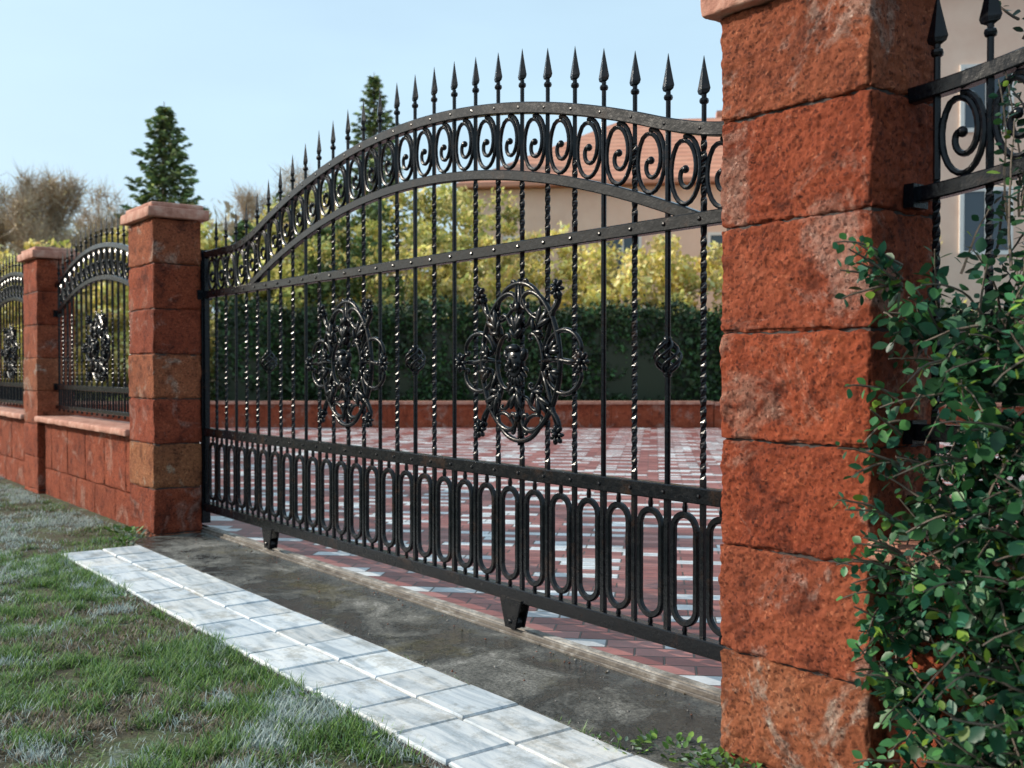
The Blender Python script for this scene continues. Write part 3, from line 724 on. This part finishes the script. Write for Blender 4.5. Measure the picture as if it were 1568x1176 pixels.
sets.append(grasspatch(5000,(-6.95,-1.8),(-1.12,-1.07),.055,.0045,frontier=True))
def edge(x,y): return vnoise(x*5,y*0,44)>.62
sets.append(grasspatch(2600,(-6.95,-1.5),(-.588,-.57),.035,.004,excl=edge,frontier=True))
pos=np.concatenate([s[0] for s in sets]);rot=np.concatenate([s[1] for s in sets]);scl=np.concatenate([s[2] for s in sets]);vt=np.concatenate([s[3] for s in sets])
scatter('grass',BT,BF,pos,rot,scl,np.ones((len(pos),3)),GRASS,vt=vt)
n=420; x=rng.uniform(-7.2,-1.5,n); y=np.where(rng.random(n)<.6,rng.normal(-.06,.05,n),rng.uniform(-.57,-.03,n)); y=np.clip(y,-.57,.04)
sz=rng.uniform(.001,.006,n)*rng.random(n)**.8+.001
OT=[(1,0,0),(-1,0,0),(0,1,0),(0,-1,0),(0,0,.7),(0,0,-.7)]; OF=[(0,2,4),(2,1,4),(1,3,4),(3,0,4),(2,0,5),(1,2,5),(3,1,5),(0,3,5)]
GRIT=m_leaf('grit_stone',0,.9,.2)
scatter('grit',OT,OF,np.stack([x,y,-.062+sz*.4],1),rot_from(randdirs(n),rng.random(n)*6),np.stack([sz,sz*1.3,sz],1),pick([(.18,.17,.15),(.3,.28,.26),(.10,.08,.05),(.22,.09,.06)],n,.3),GRIT)

LT=[(0,0,0),(.22,.22,.04),(.32,.5,.05),(.2,.8,.02),(0,1.0,-.04),(-.2,.8,.02),(-.32,.5,.05),(-.22,.22,.04),(0,.5,-.02)]
LF=[(0,1,8),(1,2,8),(2,3,8),(3,4,8),(4,5,8),(5,6,8),(6,7,8),(7,0,8)]
def weeds(name,spots,cols):
    P=[];D=[];S=[]
    for (x,y,r,n,s) in spots:
        for k in range(n):
            a=random.random()*6.28; q=r*random.random()**.6; P.append((x+q*math.cos(a),y+q*math.sin(a)*.6,-.07+random.random()*s*.8)); 
            D.append((math.cos(a),math.sin(a),random.uniform(.0,1.1))); S.append(s*random.uniform(.5,1.2))
    P=np.array(P);D=np.array(D);S=np.array(S);n=len(P)
    scatter(name,LT,LF,P,rot_from(D,(rng.random(n)-.5)*1.0),np.stack([S,S,S],1),pick(cols,n,.3),SHRUB,smooth=True)
weeds('weeds',[(-2.2,-.46,.16,110,.028),(-1.95,-.47,.22,220,.03),(-2.35,-.56,.12,50,.024),(-1.6,-.5,.2,110,.038),(-7.5,-.50,.18,60,.05),(-7.15,-.62,.12,30,.04),(-4.2,-1.12,.08,22,.022),(-3.35,-1.13,.10,30,.024),(-2.95,-1.15,.1,24,.024),(-5.4,-1.14,.1,20,.024)],
      [(.06,.13,.025),(.09,.19,.035),(.16,.27,.05),(.07,.15,.03),(.22,.30,.22)])

# ------------------------------------------------------------------ shrub by the near pillar
sh=empty('climbing_shrub'); st=MB(); P=[];D=[];S=[];C=[]
def shoot(p,d,Ln,leaf,dens,grav=-.15,xmin=-1.575,tone=1.0):
    n=8; pts=[Vector(p)]; d=Vector(d).normalized()
    for i in range(n):
        d=(d+Vector((random.uniform(-1,1),random.uniform(-1,1),random.uniform(-1,1)))*.15+Vector((0,0,grav*.5))).normalized()
        q=pts[-1]+d*(Ln/n)
        if q.x<xmin: q.x=xmin+random.random()*.02; d.x=abs(d.x)
        pts.append(q)
    st.tube(pts,[.0035*(1-.7*i/n)+.0008 for i in range(n+1)],4)
    m=int(dens*Ln)
    for k in range(m):
        t=(k+random.random()*.6)/m*(n-.01); t=min(t,n-.01); i=int(t); q=pts[i].lerp(pts[i+1],t-i); a=k*2.4+random.random()*.8
        u=d.orthogonal().normalized(); w=d.cross(u)
        dd=(d*.55+u*math.cos(a)+w*math.sin(a)+Vector((0,0,-.25))).normalized()
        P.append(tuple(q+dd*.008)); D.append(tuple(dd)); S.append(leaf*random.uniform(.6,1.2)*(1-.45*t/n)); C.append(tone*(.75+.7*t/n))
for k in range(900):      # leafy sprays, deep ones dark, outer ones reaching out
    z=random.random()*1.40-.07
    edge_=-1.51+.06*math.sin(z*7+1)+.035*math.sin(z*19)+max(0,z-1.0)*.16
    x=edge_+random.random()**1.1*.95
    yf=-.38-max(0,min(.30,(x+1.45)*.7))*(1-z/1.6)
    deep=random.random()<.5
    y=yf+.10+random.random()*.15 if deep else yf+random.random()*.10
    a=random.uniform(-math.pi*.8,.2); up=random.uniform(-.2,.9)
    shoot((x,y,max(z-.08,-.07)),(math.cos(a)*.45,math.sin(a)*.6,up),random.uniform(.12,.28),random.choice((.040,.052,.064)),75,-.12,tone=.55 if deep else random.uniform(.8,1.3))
for k in range(26):       # loose outreaching sprays at the pillar edge
    z=random.uniform(0,1.40); shoot((-1.50,-.40,z),(-.35,-.55,random.uniform(-.2,.8)),random.uniform(.10,.20),.046,80,-.15,xmin=-1.70,tone=1.3)
for k in range(60):
    x=-1.42+random.random()**.8*.6; shoot((x,random.uniform(-.32,-.14),random.uniform(1.05,1.5)),(random.uniform(-.1,.35),random.uniform(-.2,.1),1),random.uniform(.15,.45),.036,70,.05)
for k in range(150):
    x=-1.52+random.random()**.8*.9; z=random.uniform(1.30,2.55); 
    shoot((x,random.uniform(.02,.45),z),(random.uniform(-.4,.4),random.uniform(-.2,.2),random.uniform(-.6,1)),random.uniform(.15,.42),.036,70,.05)
for k in range(5):
    x=random.uniform(-1.35,-.8); shoot((x,.05,-.05),(random.uniform(-.1,.1),0,1),2.4,.036,40,.1)
P=np.array(P);D=np.array(D);S=np.array(S);C=np.array(C);n=len(P)
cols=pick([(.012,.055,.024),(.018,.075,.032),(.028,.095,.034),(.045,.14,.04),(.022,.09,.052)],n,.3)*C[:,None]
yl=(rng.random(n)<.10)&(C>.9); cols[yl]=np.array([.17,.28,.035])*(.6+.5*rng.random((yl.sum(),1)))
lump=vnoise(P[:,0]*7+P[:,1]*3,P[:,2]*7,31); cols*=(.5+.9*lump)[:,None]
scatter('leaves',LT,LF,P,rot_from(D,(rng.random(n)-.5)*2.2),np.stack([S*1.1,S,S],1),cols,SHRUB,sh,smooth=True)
st.build('stems',BARK,sh)

# ------------------------------------------------------------------ light, sky, camera
az=math.atan2(-0.68,-0.68); el=R(27)
sd=Vector((math.sin(az)*math.cos(el),math.cos(az)*math.cos(el),math.sin(el)))
w=bpy.data.worlds.new('World'); scene.world=w; w.use_nodes=True; nt=w.node_tree; bg=nt.nodes['Background']
sky=nt.nodes.new('ShaderNodeTexSky'); sky.sky_type='NISHITA'; sky.sun_disc=False; sky.sun_elevation=el; sky.sun_rotation=az%(2*math.pi)
sky.air_density=1.0; sky.dust_density=3.0; sky.ozone_density=1.5
tc=nt.nodes.new('ShaderNodeTexCoord'); mp=nt.nodes.new('ShaderNodeMapping'); mp.inputs['Scale'].default_value=(1,1,3.5); nt.links.new(tc.outputs['Generated'],mp.inputs[0])
nz=nt.nodes.new('ShaderNodeTexNoise'); nz.inputs['Scale'].default_value=1.6; nz.inputs['Detail'].default_value=6; nt.links.new(mp.outputs[0],nz.inputs['Vector'])
rp=nt.nodes.new('ShaderNodeValToRGB'); rp.color_ramp.elements[0].position=.35; rp.color_ramp.elements[0].color=(.56,.56,.56,1); rp.color_ramp.elements[1].position=.7; rp.color_ramp.elements[1].color=(.74,.74,.74,1)
nt.links.new(nz.outputs[0],rp.inputs[0])
mx=nt.nodes.new('ShaderNodeMix'); mx.data_type='RGBA'; nt.links.new(rp.outputs[0],mx.inputs[0]); nt.links.new(sky.outputs[0],mx.inputs[6]); mx.inputs[7].default_value=(5.3,7.3,8.6,1)
nt.links.new(mx.outputs[2],bg.inputs[0]); bg.inputs[1].default_value=.15
sl=bpy.data.lights.new('sun','SUN'); sl.energy=4.9; sl.angle=R(.5); sl.color=(1,.90,.76)
so=bpy.data.objects.new('sun',sl); COL.objects.link(so); so.rotation_euler=sd.to_track_quat('Z','Y').to_euler()
cd=bpy.data.cameras.new('camera'); co=bpy.data.objects.new('camera',cd); COL.objects.link(co); co.location=CAM
pt=R(-.82); dv=Vector((F[0]*math.cos(pt),F[1]*math.cos(pt),math.sin(pt))); co.rotation_euler=dv.to_track_quat('-Z','Y').to_euler()
cd.sensor_width=36; cd.lens=36.73; cd.clip_start=.05; cd.clip_end=1000
cd.dof.use_dof=True; cd.dof.focus_distance=3.7; cd.dof.aperture_fstop=4.0
scene.camera=co
scene.view_settings.view_transform='Standard'; scene.view_settings.look='None'; scene.view_settings.exposure=0
